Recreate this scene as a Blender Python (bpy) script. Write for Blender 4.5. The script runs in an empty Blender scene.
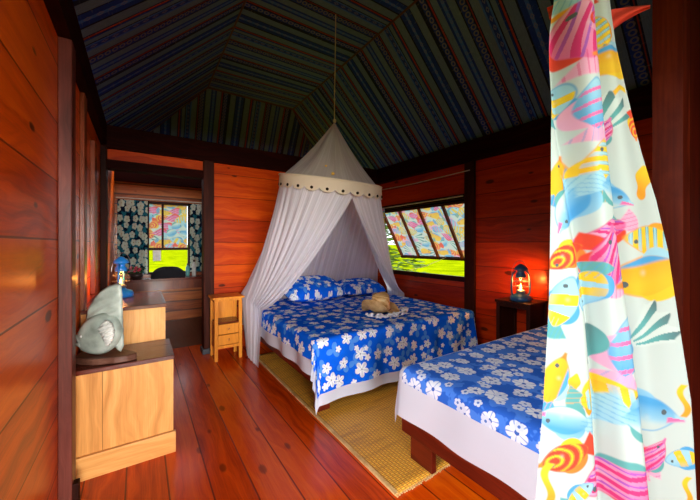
import bpy, bmesh, math, random
import numpy as np
from mathutils import Vector, Matrix, noise
PI = math.pi
random.seed(7)
scn = bpy.context.scene
col = scn.collection
S33, C33 = math.sin(math.atan(210/315)), math.cos(math.atan(210/315))

# ------------------------------------------------------------------ mesh helpers
class MB:
    def __init__(s): s.v = []; s.f = []; s.uv = None
    def box(s, x0, x1, y0, y1, z0, z1):
        b = len(s.v)
        s.v += [(x, y, z) for z in (z0, z1) for y in (y0, y1) for x in (x0, x1)]
        s.f += [tuple(b+i for i in q) for q in ((0,2,3,1),(4,5,7,6),(0,1,5,4),(2,6,7,3),(0,4,6,2),(1,3,7,5))]
        return s
    def bar(s, p, q, w, h, up=(0,0,1)):
        p, q = Vector(p), Vector(q); d = (q-p).normalized(); up = Vector(up)
        a = d.cross(up).normalized()*w/2; u = a.cross(d).normalized()*h/2
        b = len(s.v)
        for e in (p, q):
            s.v += [tuple(e-a-u), tuple(e+a-u), tuple(e+a+u), tuple(e-a+u)]
        s.f += [tuple(b+i for i in k) for k in ((3,2,1,0),(4,5,6,7),(0,1,5,4),(1,2,6,5),(2,3,7,6),(3,0,4,7))]
        return s
    def lathe(s, prof, c, n=24, cap=True):
        b = len(s.v)
        for r, z in prof:
            for i in range(n):
                a = 2*PI*i/n; s.v.append((c[0]+r*math.cos(a), c[1]+r*math.sin(a), c[2]+z))
        for j in range(len(prof)-1):
            for i in range(n):
                k = (i+1) % n
                s.f.append((b+j*n+i, b+j*n+k, b+(j+1)*n+k, b+(j+1)*n+i))
        if cap:
            s.f.append(tuple(b+i for i in reversed(range(n))))
            s.f.append(tuple(b+(len(prof)-1)*n+i for i in range(n)))
        return s
    def tube(s, pts, r, n=8):
        pts = [Vector(p) for p in pts]; b = len(s.v); m = len(pts)
        rr = r if isinstance(r, (list, tuple)) else [r]*m
        ref = Vector((0.123, .37, 1)).normalized()
        for j, p in enumerate(pts):
            d = (pts[min(j+1, m-1)]-pts[max(j-1, 0)]).normalized()
            a = d.cross(ref)
            if a.length < 1e-3: a = d.cross(Vector((1, 0, 0)))
            a.normalize(); c = a.cross(d)
            for i in range(n):
                t = 2*PI*i/n; s.v.append(tuple(p+(a*math.cos(t)+c*math.sin(t))*rr[j]))
        for j in range(m-1):
            for i in range(n):
                k = (i+1) % n
                s.f.append((b+j*n+i, b+j*n+k, b+(j+1)*n+k, b+(j+1)*n+i))
        s.f.append(tuple(b+i for i in reversed(range(n)))); s.f.append(tuple(b+(m-1)*n+i for i in range(n)))
        return s
    def grid(s, fn, nu, nv, closed=False):
        b = len(s.v)
        for j in range(nv+1):
            for i in range(nu+1): s.v.append(tuple(fn(i/nu, j/nv)))
        w = nu+1
        for j in range(nv):
            for i in range(nu):
                s.f.append((b+j*w+i, b+j*w+i+1, b+(j+1)*w+i+1, b+(j+1)*w+i))
        return s
    def ball(s, c, rx, ry, rz, n=12, m=8, R=None):
        b = len(s.v); c = Vector(c)
        P = []
        for j in range(m+1):
            th = PI*j/m
            for i in range(n):
                a = 2*PI*i/n
                q = Vector((rx*math.sin(th)*math.cos(a), ry*math.sin(th)*math.sin(a), rz*math.cos(th)))
                if R: q = R @ q
                s.v.append(tuple(c+q))
        for j in range(m):
            for i in range(n):
                k = (i+1) % n
                s.f.append((b+j*n+i, b+(j+1)*n+i, b+(j+1)*n+k, b+j*n+k))
        return s
    def prism(s, pts, n):          # pts closed loop list of Vector ; n: offset vector
        b = len(s.v); m = len(pts)
        s.v += [tuple(Vector(p)) for p in pts]+[tuple(Vector(p)+Vector(n)) for p in pts]
        s.f.append(tuple(b+i for i in reversed(range(m)))); s.f.append(tuple(b+m+i for i in range(m)))
        for i in range(m):
            k = (i+1) % m; s.f.append((b+i, b+k, b+m+k, b+m+i))
        return s

def wloc(p):
    v = Vector((0, 0, 0))
    while p: v = v+p.location; p = p.parent
    return v
def obj(name, mb, mat, parent=None, smooth=False, bevel=0, solid=0, sub=0, org=None, weld=False):
    """one mesh object; geometry is given in world space and stored relative to its parent"""
    off = wloc(parent) if parent else Vector(org or (0, 0, 0))
    me = bpy.data.meshes.new(name)
    me.from_pydata([tuple(Vector(v)-off) for v in mb.v], [], mb.f)
    bm = bmesh.new(); bm.from_mesh(me)
    if weld: bmesh.ops.remove_doubles(bm, verts=bm.verts, dist=1e-5)
    if weld or not mb.uv: bmesh.ops.recalc_face_normals(bm, faces=bm.faces)
    bm.to_mesh(me); bm.free()
    if mb.uv:
        l = me.uv_layers.new(name='UVMap'); vi = np.zeros(len(me.loops), dtype=np.int32)
        me.loops.foreach_get('vertex_index', vi)
        l.data.foreach_set('uv', np.asarray(mb.uv, dtype=np.float32)[vi].ravel())
    me.materials.append(mat)
    if smooth:
        for p in me.polygons: p.use_smooth = True
    me.update()
    o = bpy.data.objects.new(name, me); col.objects.link(o)
    if parent: o.parent = parent
    elif org: o.location = org
    if bevel:
        m = o.modifiers.new('b', 'BEVEL'); m.width = bevel; m.segments = 2; m.limit_method = 'ANGLE'
    if solid:
        m = o.modifiers.new('s', 'SOLIDIFY'); m.thickness = solid; m.offset = 0
    if sub:
        m = o.modifiers.new('u', 'SUBSURF'); m.levels = sub; m.render_levels = sub
    return o
def tag(o, label=None, cat=None, group=None, kind=None):
    if label: o['label'] = label
    if cat: o['category'] = cat
    if group: o['group'] = group
    if kind: o['kind'] = kind
    return o
def thing(name, label, cat, loc=(0, 0, 0), group=None):
    o = bpy.data.objects.new(name, None); col.objects.link(o); o.location = loc
    o.empty_display_size = .1
    return tag(o, label, cat, group)
def struct(name, mb, mat, **k): return tag(obj(name, mb, mat, **k), kind='structure')

# ------------------------------------------------------------------ node helpers
class NT:
    def __init__(s, name):
        s.m = bpy.data.materials.new(name); s.m.use_nodes = True
        s.t = s.m.node_tree; s.t.nodes.clear()
        s.out = s.t.nodes.new('ShaderNodeOutputMaterial')
    def n(s, typ, **k):
        nd = s.t.nodes.new(typ)
        for a, b in k.items(): setattr(nd, a, b)
        return nd
    def put(s, sock, v):
        if v is None: return
        if isinstance(v, bpy.types.NodeSocket): s.t.links.new(v, sock)
        elif hasattr(v, 'outputs'): s.t.links.new(v.outputs[0], sock)
        else:
            if isinstance(v, (tuple, list)) and len(v) == 3 and sock.type == 'RGBA': v = (*v, 1)
            sock.default_value = v
    def math(s, op, a, b=None, c=None, clamp=False):
        nd = s.n('ShaderNodeMath', operation=op, use_clamp=clamp)
        for i, x in enumerate((a, b, c)): s.put(nd.inputs[i], x)
        return nd.outputs[0]
    def mix(s, f, a, b, mode='MIX'):
        nd = s.n('ShaderNodeMix', data_type='RGBA', blend_type=mode)
        s.put(nd.inputs[0], f); s.put(nd.inputs[6], a); s.put(nd.inputs[7], b)
        return nd.outputs[2]
    def sep(s, v):
        nd = s.n('ShaderNodeSeparateXYZ'); s.put(nd.inputs[0], v); return nd.outputs
    def comb(s, x=0, y=0, z=0):
        nd = s.n('ShaderNodeCombineXYZ')
        for i, v in enumerate((x, y, z)): s.put(nd.inputs[i], v)
        return nd.outputs[0]
    def noise(s, v, scale=5, detail=4, rough=.5):
        nd = s.n('ShaderNodeTexNoise'); s.put(nd.inputs['Vector'], v)
        nd.inputs['Scale'].default_value = scale; nd.inputs['Detail'].default_value = detail; nd.inputs['Roughness'].default_value = rough
        return nd.outputs['Fac']
    def ramp(s, f, stops, interp='LINEAR'):
        nd = s.n('ShaderNodeValToRGB'); s.put(nd.inputs[0], f); r = nd.color_ramp; r.interpolation = interp
        while len(r.elements) < len(stops): r.elements.new(.5)
        for e, (p, c) in zip(r.elements, stops): e.position = p; e.color = (*c, 1) if len(c) == 3 else c
        return nd.outputs[0]
    def sstep(s, a, b, x):
        nd = s.n('ShaderNodeMapRange', interpolation_type='SMOOTHSTEP')
        s.put(nd.inputs[0], x); nd.inputs[1].default_value = a; nd.inputs[2].default_value = b
        return nd.outputs[0]
    def bump(s, h, strength=.3, dist=.01):
        nd = s.n('ShaderNodeBump'); s.put(nd.inputs['Height'], h)
        nd.inputs['Strength'].default_value = strength; nd.inputs['Distance'].default_value = dist
        return nd.outputs[0]
    def bsdf(s, color, rough=.5, coat=0, normal=None, spec=.5, metal=0, trans=0, alpha=None, sheen=0):
        b = s.n('ShaderNodeBsdfPrincipled'); s.put(b.inputs['Base Color'], color); s.put(b.inputs['Roughness'], rough)
        b.inputs['Coat Weight'].default_value = coat; b.inputs['Coat Roughness'].default_value = .12
        b.inputs['Specular IOR Level'].default_value = spec; b.inputs['Metallic'].default_value = metal
        b.inputs['Transmission Weight'].default_value = trans
        if normal is not None: s.put(b.inputs['Normal'], normal)
        s.t.links.new(b.outputs[0], s.out.inputs[0]); return b
    def cloth(s, color, transl=.3, rough=.9, normal=None, transp=0):
        d = s.n('ShaderNodeBsdfDiffuse'); s.put(d.inputs[0], color)
        t = s.n('ShaderNodeBsdfTranslucent'); s.put(t.inputs[0], color)
        if normal is not None: s.put(d.inputs['Normal'], normal)
        m = s.n('ShaderNodeMixShader'); m.inputs[0].default_value = transl
        s.t.links.new(d.outputs[0], m.inputs[1]); s.t.links.new(t.outputs[0], m.inputs[2])
        o = m
        if not (isinstance(transp, (int, float)) and transp == 0):
            x = s.n('ShaderNodeBsdfTransparent'); m2 = s.n('ShaderNodeMixShader'); s.put(m2.inputs[0], transp)
            s.t.links.new(m.outputs[0], m2.inputs[1]); s.t.links.new(x.outputs[0], m2.inputs[2]); o = m2
        s.t.links.new(o.outputs[0], s.out.inputs[0])
    def objco(s): return s.n('ShaderNodeTexCoord').outputs['Object']
    def uv(s): return s.n('ShaderNodeTexCoord').outputs['UV']

def plain(name, c, rough=.5, metal=0, coat=0, var=.15, scale=20, spec=.5):
    t = NT(name); f = t.noise(t.objco(), scale, 3)
    d = tuple(x*(1-var) for x in c); b = tuple(min(1, x*(1+var)) for x in c)
    t.bsdf(t.ramp(f, [(.3, d), (.7, b)]), rough, coat, metal=metal, spec=spec); return t.m

def wood(name, dark, mid, light, along='X', across='Z', w=.26, off=0., rough=.3, coat=.4, seam=.004, knots=.5, gs=1., knotc=(.03, .006, .002), spec=.25, ks=.06):
    t = NT(name); P = t.sep(t.objco()); ax = {'X': P[0], 'Y': P[1], 'Z': P[2]}
    A, B = ax[along], ax[across]
    if not isinstance(A, bpy.types.NodeSocket): raise Exception
    q = t.math('DIVIDE', t.math('SUBTRACT', B, off), w)
    idx = t.math('FLOOR', q); fr = t.math('FRACT', q)
    wn = t.n('ShaderNodeTexWhiteNoise', noise_dimensions='1D'); t.put(wn.inputs['W'], idx); rnd = wn.outputs['Value']
    A2 = t.math('ADD', A, t.math('MULTIPLY', rnd, 11.3))
    third = [ax[k] for k in 'XYZ' if k not in (along, across)][0]
    # cathedral grain: distorted bands across the board
    warp = t.noise(t.comb(t.math('MULTIPLY', A2, 1.1*gs), t.math('MULTIPLY', B, 3*gs), idx), 1.5, 3)
    g1 = t.noise(t.comb(t.math('MULTIPLY', A2, 1.2*gs), t.math('MULTIPLY', t.math('ADD', B, t.math('MULTIPLY', warp, .25)), 22*gs), t.math('MULTIPLY', third, 10*gs)), 1, 5, .6)
    fine = t.noise(t.comb(t.math('MULTIPLY', A2, 4*gs), t.math('MULTIPLY', B, 160*gs), t.math('MULTIPLY', third, 160*gs)), 1, 2)
    f = t.math('ADD', t.math('MULTIPLY', g1, .8), t.math('MULTIPLY', fine, .25))
    f = t.math('ADD', f, t.math('MULTIPLY', t.math('SUBTRACT', rnd, .5), .2))
    c = t.ramp(f, [(.28, dark), (.52, mid), (.8, light)])
    if knots:
        vo = t.n('ShaderNodeTexVoronoi', voronoi_dimensions='2D', feature='F1')
        t.put(vo.inputs['Vector'], t.comb(t.math('MULTIPLY', A2, 1.35), t.math('MULTIPLY', B, 3.1))); vo.inputs['Scale'].default_value = 1
        dd = t.math('ADD', vo.outputs['Distance'], t.math('MULTIPLY', t.math('SUBTRACT', fine, .5), .03))
        sz = t.sep(vo.outputs['Color'])[0]
        r = t.math('MULTIPLY', sz, ks)
        k = t.sstep(.0, .035, t.math('SUBTRACT', dd, r))
        k = t.math('SUBTRACT', 1, k)
        c = t.mix(t.math('MULTIPLY', k, knots), c, knotc)
    e = t.math('MINIMUM', fr, t.math('SUBTRACT', 1, fr))
    sm = t.math('SUBTRACT', 1, t.sstep(seam/w*.5, seam/w*1.3, e))
    if w < 5: c = t.mix(t.math('MULTIPLY', sm, .8), c, tuple(x*.15 for x in dark))
    h = t.math('SUBTRACT', t.math('MULTIPLY', f, .15), sm if w < 5 else 0)
    t.bsdf(c, t.math('ADD', rough, t.math('MULTIPLY', fine, .08)), coat, normal=t.bump(h, .35, .004), spec=spec)
    return t.m

# ---- woods
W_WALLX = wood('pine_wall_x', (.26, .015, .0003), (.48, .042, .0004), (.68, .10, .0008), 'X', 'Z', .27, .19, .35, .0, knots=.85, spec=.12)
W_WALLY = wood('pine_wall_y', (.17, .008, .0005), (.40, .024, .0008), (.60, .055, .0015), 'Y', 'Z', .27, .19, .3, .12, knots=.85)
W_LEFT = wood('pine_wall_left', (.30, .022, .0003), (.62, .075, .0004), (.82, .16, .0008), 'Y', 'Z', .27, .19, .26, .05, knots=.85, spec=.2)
W_LOG = wood('log_siding', (.13, .02, .004), (.38, .09, .015), (.6, .2, .04), 'X', 'Z', .155, .0, .35, .3, seam=.012, knots=.5)
W_FLOOR = wood('floor_boards', (.36, .026, .0006), (.68, .068, .001), (.86, .14, .002), 'Y', 'X', .183, .122, .2, .08, knots=.6, gs=.9, spec=.3, ks=.045)
W_ALFLOOR = wood('shadowed_floor_boards', (.02, .004, .001), (.05, .009, .003), (.09, .018, .005), 'Y', 'X', .183, .122, .3, .3, knots=.3)  # alcove boards: the shadow over them is put into a darker colour
W_BEAM = wood('dark_beam', (.006, .0008, .0004), (.015, .0018, .0008), (.034, .004, .0016), 'X', 'Z', 50, 0, .6, 0, knots=0, spec=.04)
W_BEAMY = wood('dark_beam_y', (.006, .0008, .0004), (.015, .0018, .0008), (.034, .004, .0016), 'Y', 'Z', 50, 0, .6, 0, knots=0, spec=.04)
W_POST = wood('dark_post', (.014, .003, .0015), (.034, .007, .0035), (.075, .017, .009), 'Z', 'X', 50, 0, .5, 0, knots=0, spec=.08)
W_NPOST = wood('near_post', (.05, .010, .006), (.13, .030, .020), (.26, .075, .05), 'Z', 'X', 50, 0, .4, .05, knots=0, spec=.2)
W_STUD = wood('red_stud', (.07, .012, .004), (.2, .04, .01), (.38, .09, .02), 'Z', 'Y', 50, 0, .3, .4, knots=0)
W_PART = wood('partition_boards', (.018, .002, .001), (.055, .006, .002), (.12, .018, .005), 'Z', 'X', .6, .9, .45, .0, knots=.5, spec=.1)
W_HONEY = wood('honey_pine', (.5, .2, .045), (.72, .33, .085), (.88, .5, .17), 'X', 'Z', 50, 0, .35, .25, knots=0)
W_HONEYV = wood('honey_pine_upright', (.5, .2, .045), (.72, .33, .085), (.88, .5, .17), 'Z', 'X', .5, -.09, .35, .1, seam=.0015, knots=0)
W_NIGHT = wood('amber_pine', (.5, .15, .012), (.75, .27, .025), (.9, .42, .06), 'Z', 'X', 50, 0, .3, .35, knots=0)
W_TOP = wood('dark_varnished_top', (.05, .006, .002), (.12, .014, .004), (.22, .035, .008), 'X', 'Y', 50, 0, .22, .15, knots=0, spec=.25)
W_RED = wood('red_bed_wood', (.04, .004, .0015), (.10, .009, .003), (.18, .02, .006), 'Y', 'Z', 50, 0, .35, .15, knots=0, spec=.2)
W_DARKRED = wood('dark_table_wood', (.010, .002, .001), (.028, .005, .002), (.06, .012, .005), 'Z', 'Y', 50, 0, .45, 0, knots=0, spec=.12)
W_SLAB = wood('slab_wood', (.04, .014, .008), (.13, .055, .035), (.28, .14, .10), 'X', 'Z', 50, 0, .4, .3, knots=0)
M_BLACKMETAL = plain('iron_shoe', (.02, .025, .035), .5)

# ---- tent ceiling: woven stripes in uv (x = across the stripes, in metres)
def tent_mat():
    t = NT('woven_stripe_ceiling'); U = t.sep(t.uv()); x, y = U[0], U[1]
    per = .96
    q = t.math('FRACT', t.math('DIVIDE', t.math('ADD', x, 20), per))
    teal, navy, red, dk = (.13, .21, .31), (.018, .05, .30), (.34, .045, .02), (.014, .02, .06)
    blu = (.06, .17, .55)
    st = [(0, teal), (.075, dk), (.085, navy), (.13, blu), (.16, navy), (.20, dk), (.215, teal), (.30, dk), (.31, red), (.325, dk), (.335, navy), (.35, teal),
          (.39, dk), (.40, blu), (.415, navy), (.455, blu), (.47, teal), (.54, dk), (.552, red), (.562, dk), (.575, navy), (.64, dk), (.65, teal), (.72, navy),
          (.745, blu), (.775, navy), (.80, teal), (.86, dk), (.868, red), (.885, dk), (.90, navy), (.96, dk)]
    c = t.ramp(q, st[:32], 'CONSTANT')
    # motifs: rings (white) in one band, crosses in the blue band
    def band(c0, hw, sc, col_, kind):
        a = t.math('DIVIDE', t.math('SUBTRACT', q, c0), hw/per)     # -1..1
        b = t.math('SUBTRACT', t.math('MULTIPLY', t.math('FRACT', t.math('DIVIDE', y, sc)), 2), 1)
        if kind == 'ring':
            r = t.math('SQRT', t.math('ADD', t.math('POWER', t.math('ABSOLUTE', a), 2), t.math('POWER', t.math('ABSOLUTE', b), 2)))
            m = t.math('MULTIPLY', t.math('GREATER_THAN', r, .45), t.math('LESS_THAN', r, .86))
        else:
            ab, bb = t.math('ABSOLUTE', a), t.math('ABSOLUTE', b)
            r = t.math('ADD', ab, bb)
            m = t.math('MULTIPLY', t.math('LESS_THAN', r, .75), t.math('GREATER_THAN', r, .3))
        m = t.math('MULTIPLY', m, t.math('LESS_THAN', t.math('ABSOLUTE', a), 1))
        nonlocal c
        c = t.mix(t.math('MULTIPLY', m, .75), c, col_)
    band(.93, .026, .062, (.24, .24, .24), 'ring')
    band(.60, .030, .055, (.22, .21, .18), 'ring')
    band(.145, .022, .075, (.2, .2, .3), 'cross')
    band(.435, .020, .075, (.2, .2, .3), 'cross')
    band(.76, .020, .06, (.15, .18, .28), 'cross')
    f = t.noise(t.comb(t.math('MULTIPLY', x, 160), t.math('MULTIPLY', y, 20)), 1, 2)
    g = t.noise(t.comb(t.math('MULTIPLY', x, 14), t.math('MULTIPLY', y, 60)), 1, 2)
    c = t.mix(t.math('MULTIPLY', f, .5), c, (.01, .014, .02))
    c = t.mix(t.sstep(.6, .75, g), c, t.mix(.35, c, (.2, .24, .2)))
    t.cloth(c, .05); return t.m
M_TENT = tent_mat()

# ---- flower cloth: Voronoi cells each carrying one petalled flower
def flower_layer(t, uv, scale, R, petals, rnd=.55, inner=.12, depth=.42, seed=0., pw=.6):
    vo = t.n('ShaderNodeTexVoronoi', voronoi_dimensions='2D', feature='F1')
    v = t.n('ShaderNodeVectorMath', operation='MULTIPLY'); t.put(v.inputs[0], uv); v.inputs[1].default_value = (scale, scale, 1)
    v2 = t.n('ShaderNodeVectorMath', operation='ADD'); t.put(v2.inputs[0], v); v2.inputs[1].default_value = (seed, seed*1.7, 0)
    t.put(vo.inputs['Vector'], v2); vo.inputs['Scale'].default_value = 1; vo.inputs['Randomness'].default_value = rnd
    d = t.n('ShaderNodeVectorMath', operation='SUBTRACT'); t.put(d.inputs[0], v2); t.put(d.inputs[1], vo.outputs['Position'])
    D = t.sep(d); C = t.sep(vo.outputs['Color'])
    r = t.math('SQRT', t.math('ADD', t.math('MULTIPLY', D[0], D[0]), t.math('MULTIPLY', D[1], D[1])))
    th = t.math('ADD', t.math('ARCTAN2', D[1], D[0]), t.math('MULTIPLY', C[0], 6.28))
    lobe = t.math('POWER', t.math('ABSOLUTE', t.math('COSINE', t.math('MULTIPLY', th, petals/2))), pw)
    lim = t.math('MULTIPLY', t.math('MULTIPLY', R, t.math('ADD', .75, t.math('MULTIPLY', C[1], .4))), t.math('ADD', 1-depth, t.math('MULTIPLY', lobe, depth)))
    m = t.math('SUBTRACT', 1, t.sstep(-.015, .015, t.math('SUBTRACT', r, lim)))
    core = t.math('LESS_THAN', r, R*inner)
    return m, core, r, th, C, lobe

def blue_plumeria():
    t = NT('royal_blue_flower_cotton'); uv = t.uv()
    base = t.mix(t.noise(uv, 3, 2), (.003, .085, .72), (.008, .16, .92))
    m2, _, _, _, _, _ = flower_layer(t, uv, 6.4, .42, 3, .8, depth=.8, seed=3.3, pw=1.4)      # pale leaves
    c = t.mix(t.math('MULTIPLY', m2, .75), base, (.10, .33, .85))
    m1, co, r, th, C, lobe = flower_layer(t, uv, 6.4, .345, 5, .6, depth=.62, seed=0, pw=.75)
    pet = t.mix(t.sstep(.15, 1., t.math('ABSOLUTE', t.math('SINE', t.math('MULTIPLY', th, 2.5)))), (.6, .66, .78), (.9, .93, .97))
    c = t.mix(m1, c, pet); c = t.mix(co, c, (.3, .35, .45))
    m3, _, _, _, _, _ = flower_layer(t, uv, 7., .19, 5, .9, depth=.6, seed=9.1)
    c = t.mix(m3, c, (.8, .84, .9))
    t.cloth(c, .08, normal=t.bump(t.noise(uv, 6, 3), .4, .02)); return t.m
def blue_hibiscus():
    t = NT('mid_blue_hibiscus_cotton'); uv = t.uv()
    leaf = t.sstep(.47, .5, t.noise(uv, 9, 3, .6))
    base = t.mix(leaf, (.03, .13, .60), (.07, .22, .76))
    m1, co, r, th, C, lobe = flower_layer(t, uv, 7.4, .37, 5, .5, inner=.2, depth=.45, seed=5, pw=.4)
    gap = t.math('GREATER_THAN', t.math('ABSOLUTE', t.math('SINE', t.math('MULTIPLY', th, 2.5))), .2)
    pet = t.mix(gap, (.3, .42, .75), (.74, .78, .88))
    c = t.mix(m1, base, pet); c = t.mix(co, c, (.06, .14, .5))
    m3, co3, _, th3, _, _ = flower_layer(t, uv, 10.5, .26, 5, .9, inner=.25, depth=.45, seed=2.2, pw=.4)
    c = t.mix(m3, c, (.62, .68, .84)); c = t.mix(co3, c, (.1, .2, .55))
    t.cloth(c, .08, normal=t.bump(t.noise(uv, 6, 3), .3, .02)); return t.m
def dark_floral():
    t = NT('dark_floral_cotton'); uv = t.uv()
    base = t.mix(t.sstep(.45, .55, t.noise(uv, 11, 2)), (.006, .014, .035), (.02, .17, .24))
    m1, co, r, th, C, lobe = flower_layer(t, uv, 8, .5, 5, .7, depth=.4, pw=.4)
    c = t.mix(m1, base, (.60, .68, .58)); c = t.mix(co, c, (.35, .2, .04))
    t.cloth(c, .25); return t.m
M_BLUE1, M_BLUE2, M_DFLOR = blue_plumeria(), blue_hibiscus(), dark_floral()

def white_cloth(name, c=(.78, .8, .86), tr=.15, transp=0, bs=.4):
    t = NT(name); n = t.noise(t.objco(), 9, 3)
    t.cloth(t.mix(t.noise(t.objco(), 3, 2), c, tuple(x*.94 for x in c)), tr, normal=t.bump(n, bs, .01), transp=transp); return t.m
M_SHEET = white_cloth('white_cotton_sheet', (.66, .69, .80))
M_MATT = white_cloth('mattress_ticking', (.5, .5, .52), .02)
M_VAL = white_cloth('cream_cotton', (.72, .62, .47), .25)
def net_mat(name, c, base, amp):
    t = NT(name); uv = t.uv(); U = t.sep(uv)
    s = t.noise(t.comb(t.math('MULTIPLY', U[0], 60), t.math('MULTIPLY', U[1], 1.5)), 1, 3)
    fac = t.math('SUBTRACT', base, t.math('MULTIPLY', t.sstep(.4, .7, s), amp), clamp=True)
    t.cloth(c, .35, transp=fac); return t.m
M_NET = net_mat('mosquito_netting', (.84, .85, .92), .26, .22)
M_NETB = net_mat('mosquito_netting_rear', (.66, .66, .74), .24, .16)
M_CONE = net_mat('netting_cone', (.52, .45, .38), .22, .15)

def vcol_cloth(name, tr=.25, pale=.03):
    t = NT(name); a = t.n('ShaderNodeVertexColor'); a.layer_name = 'print'
    c = t.mix(t.math('ADD', pale, t.math('MULTIPLY', t.noise(t.objco(), 12, 3), pale)), a.outputs[0], (.6, .62, .56))
    t.cloth(c, tr); return t.m
M_FISHC = vcol_cloth('fish_print_cotton', .2)
M_FISHW = vcol_cloth('fish_print_window_cotton', .36, .1)

def mat_rug():
    t = NT('woven_bamboo_mat'); P = t.sep(t.objco())
    a = t.math('FRACT', t.math('DIVIDE', P[0], .022)); b = t.math('FRACT', t.math('DIVIDE', P[1], .012))
    ck = t.math('FRACT', t.math('MULTIPLY', t.math('ADD', t.math('FLOOR', t.math('DIVIDE', P[0], .022)), t.math('FLOOR', t.math('DIVIDE', P[1], .012))), .5))
    base = t.mix(ck, (.78, .35, .03), (.95, .58, .07))
    c = t.mix(t.math('LESS_THAN', a, .14), base, (.22, .08, .02)); c = t.mix(t.math('LESS_THAN', b, .2), c, (.26, .1, .025))
    band = t.noise(t.comb(t.math('MULTIPLY', P[0], 3), t.math('MULTIPLY', P[1], 25)), 1, 3)
    c = t.mix(t.sstep(.5, .7, band), c, t.mix(.5, c, (.35, .14, .03)))
    t.bsdf(c, .5, .1, normal=t.bump(t.math('MULTIPLY', a, b), .5, .003)); return t.m
M_RUG = mat_rug()
def mat_straw():
    t = NT('straw_weave'); P = t.objco()
    w = t.n('ShaderNodeTexWave', wave_type='RINGS', rings_direction='Z'); t.put(w.inputs[0], P); w.inputs['Scale'].default_value = 45; w.inputs['Distortion'].default_value = 3
    n = t.noise(P, 14, 4)
    c = t.ramp(t.math('ADD', t.math('MULTIPLY', w.outputs['Fac'], .3), t.math('MULTIPLY', n, .7)), [(.25, (.42, .2, .05)), (.5, (.74, .46, .16)), (.75, (.92, .70, .36))])
    t.bsdf(c, .7, normal=t.bump(w.outputs['Fac'], .5, .005)); return t.m
M_STRAW = mat_straw()
def mat_carved(name, a, b, c_):
    t = NT(name); n = t.noise(t.objco(), 9, 5)
    t.bsdf(t.ramp(n, [(.3, a), (.5, b), (.7, c_)]), .5, .1, normal=t.bump(t.noise(t.objco(), 30, 3), .3, .004)); return t.m
M_CARV = mat_carved('pale_green_painted_wood', (.16, .20, .17), (.33, .40, .35), (.48, .56, .50))
M_CARV2 = mat_carved('pale_fin_paint', (.42, .44, .40), (.58, .6, .56), (.70, .72, .68))
M_BLUEM = plain('bright_blue_enamel', (.01, .20, .62), .3, metal=.0, coat=.5)
M_NAVYM = plain('dark_blue_enamel', (.012, .07, .16), .3, metal=.0, coat=.5)
M_STEEL = plain('galvanised_wire', (.3, .3, .32), .4, metal=.8)
M_WIRE = plain('pale_cord', (.5, .42, .34), .6)
M_ROD = plain('pale_rod', (.42, .36, .28), .5)
M_SEAM = plain('seam_cord', (.06, .014, .006), .7)
M_BTN = plain('dark_shell_button', (.02, .012, .008), .9, spec=0)
M_YEL = plain('yellow_embroidery', (.6, .34, .05), .8)
M_SHELL = plain('white_shell', (.75, .76, .8), .35, coat=.3)
M_BAG = plain('black_canvas', (.006, .007, .012), .9)
M_PAPER = plain('white_paper', (.85, .85, .82), .8)
M_LEAF = plain('house_leaf', (.02, .09, .015), .5)
M_FLOW = plain('pink_petals', (.5, .05, .09), .6)
M_POT = plain('dark_pot', (.03, .02, .02), .4)
M_REDTIE = plain('red_chiffon', (.5, .035, .015), .8)
M_BOTTLE = plain('pale_teal_bottle', (.12, .4, .4), .25, coat=.5)
M_BOTTLEW = plain('white_bottle', (.6, .65, .62), .3, coat=.3)
M_KNOB = plain('pine_knob', (.6, .2, .03), .3, coat=.3)
def glass(name, c=(1, .95, .85)):
    t = NT(name); g = t.n('ShaderNodeBsdfGlossy'); g.inputs['Roughness'].default_value = .05
    x = t.n('ShaderNodeBsdfTransparent'); x.inputs[0].default_value = (*c, 1); m = t.n('ShaderNodeMixShader')
    lw = t.n('ShaderNodeLayerWeight'); lw.inputs[0].default_value = .25
    t.put(m.inputs[0], t.math('MULTIPLY', lw.outputs['Facing'], .35))
    t.t.links.new(x.outputs[0], m.inputs[1]); t.t.links.new(g.outputs[0], m.inputs[2]); t.t.links.new(m.outputs[0], t.out.inputs[0]); return t.m
M_GLASS = glass('lantern_glass')
def emit(name, c, s):
    t = NT(name); e = t.n('ShaderNodeEmission'); e.inputs[0].default_value = (*c, 1); e.inputs[1].default_value = s
    t.t.links.new(e.outputs[0], t.out.inputs[0]); return t.m
M_FLAME = emit('flame', (1, .42, .08), 14)
def grass_mat():
    t = NT('lawn'); P = t.objco()
    n = t.math('ADD', t.math('MULTIPLY', t.noise(P, .8, 4), .5), t.math('MULTIPLY', t.noise(P, 9, 4, .7), .5))
    t.bsdf(t.ramp(n, [(.35, (.09, .13, .0005)), (.5, (.19, .24, .0008)), (.65, (.32, .36, .001))]), .9, spec=0); return t.m
M_GRASS = grass_mat()
M_HEDGE = plain('bush_leaf', (.10, .19, .012), .8, var=.5, scale=3)
M_STEM = plain('bush_stem', (.06, .04, .02), .8)

# ------------------------------------------------------------------ camera
cam = bpy.data.cameras.new('camera'); co = bpy.data.objects.new('camera', cam); col.objects.link(co)
co.location = (0, 0, 1.25); co.rotation_euler = (PI/2, 0, -math.atan(210/315))
cam.sensor_width = 36; cam.lens = 315/700*36; cam.shift_y = -6/700; cam.clip_start = .02
scn.camera = co

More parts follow.
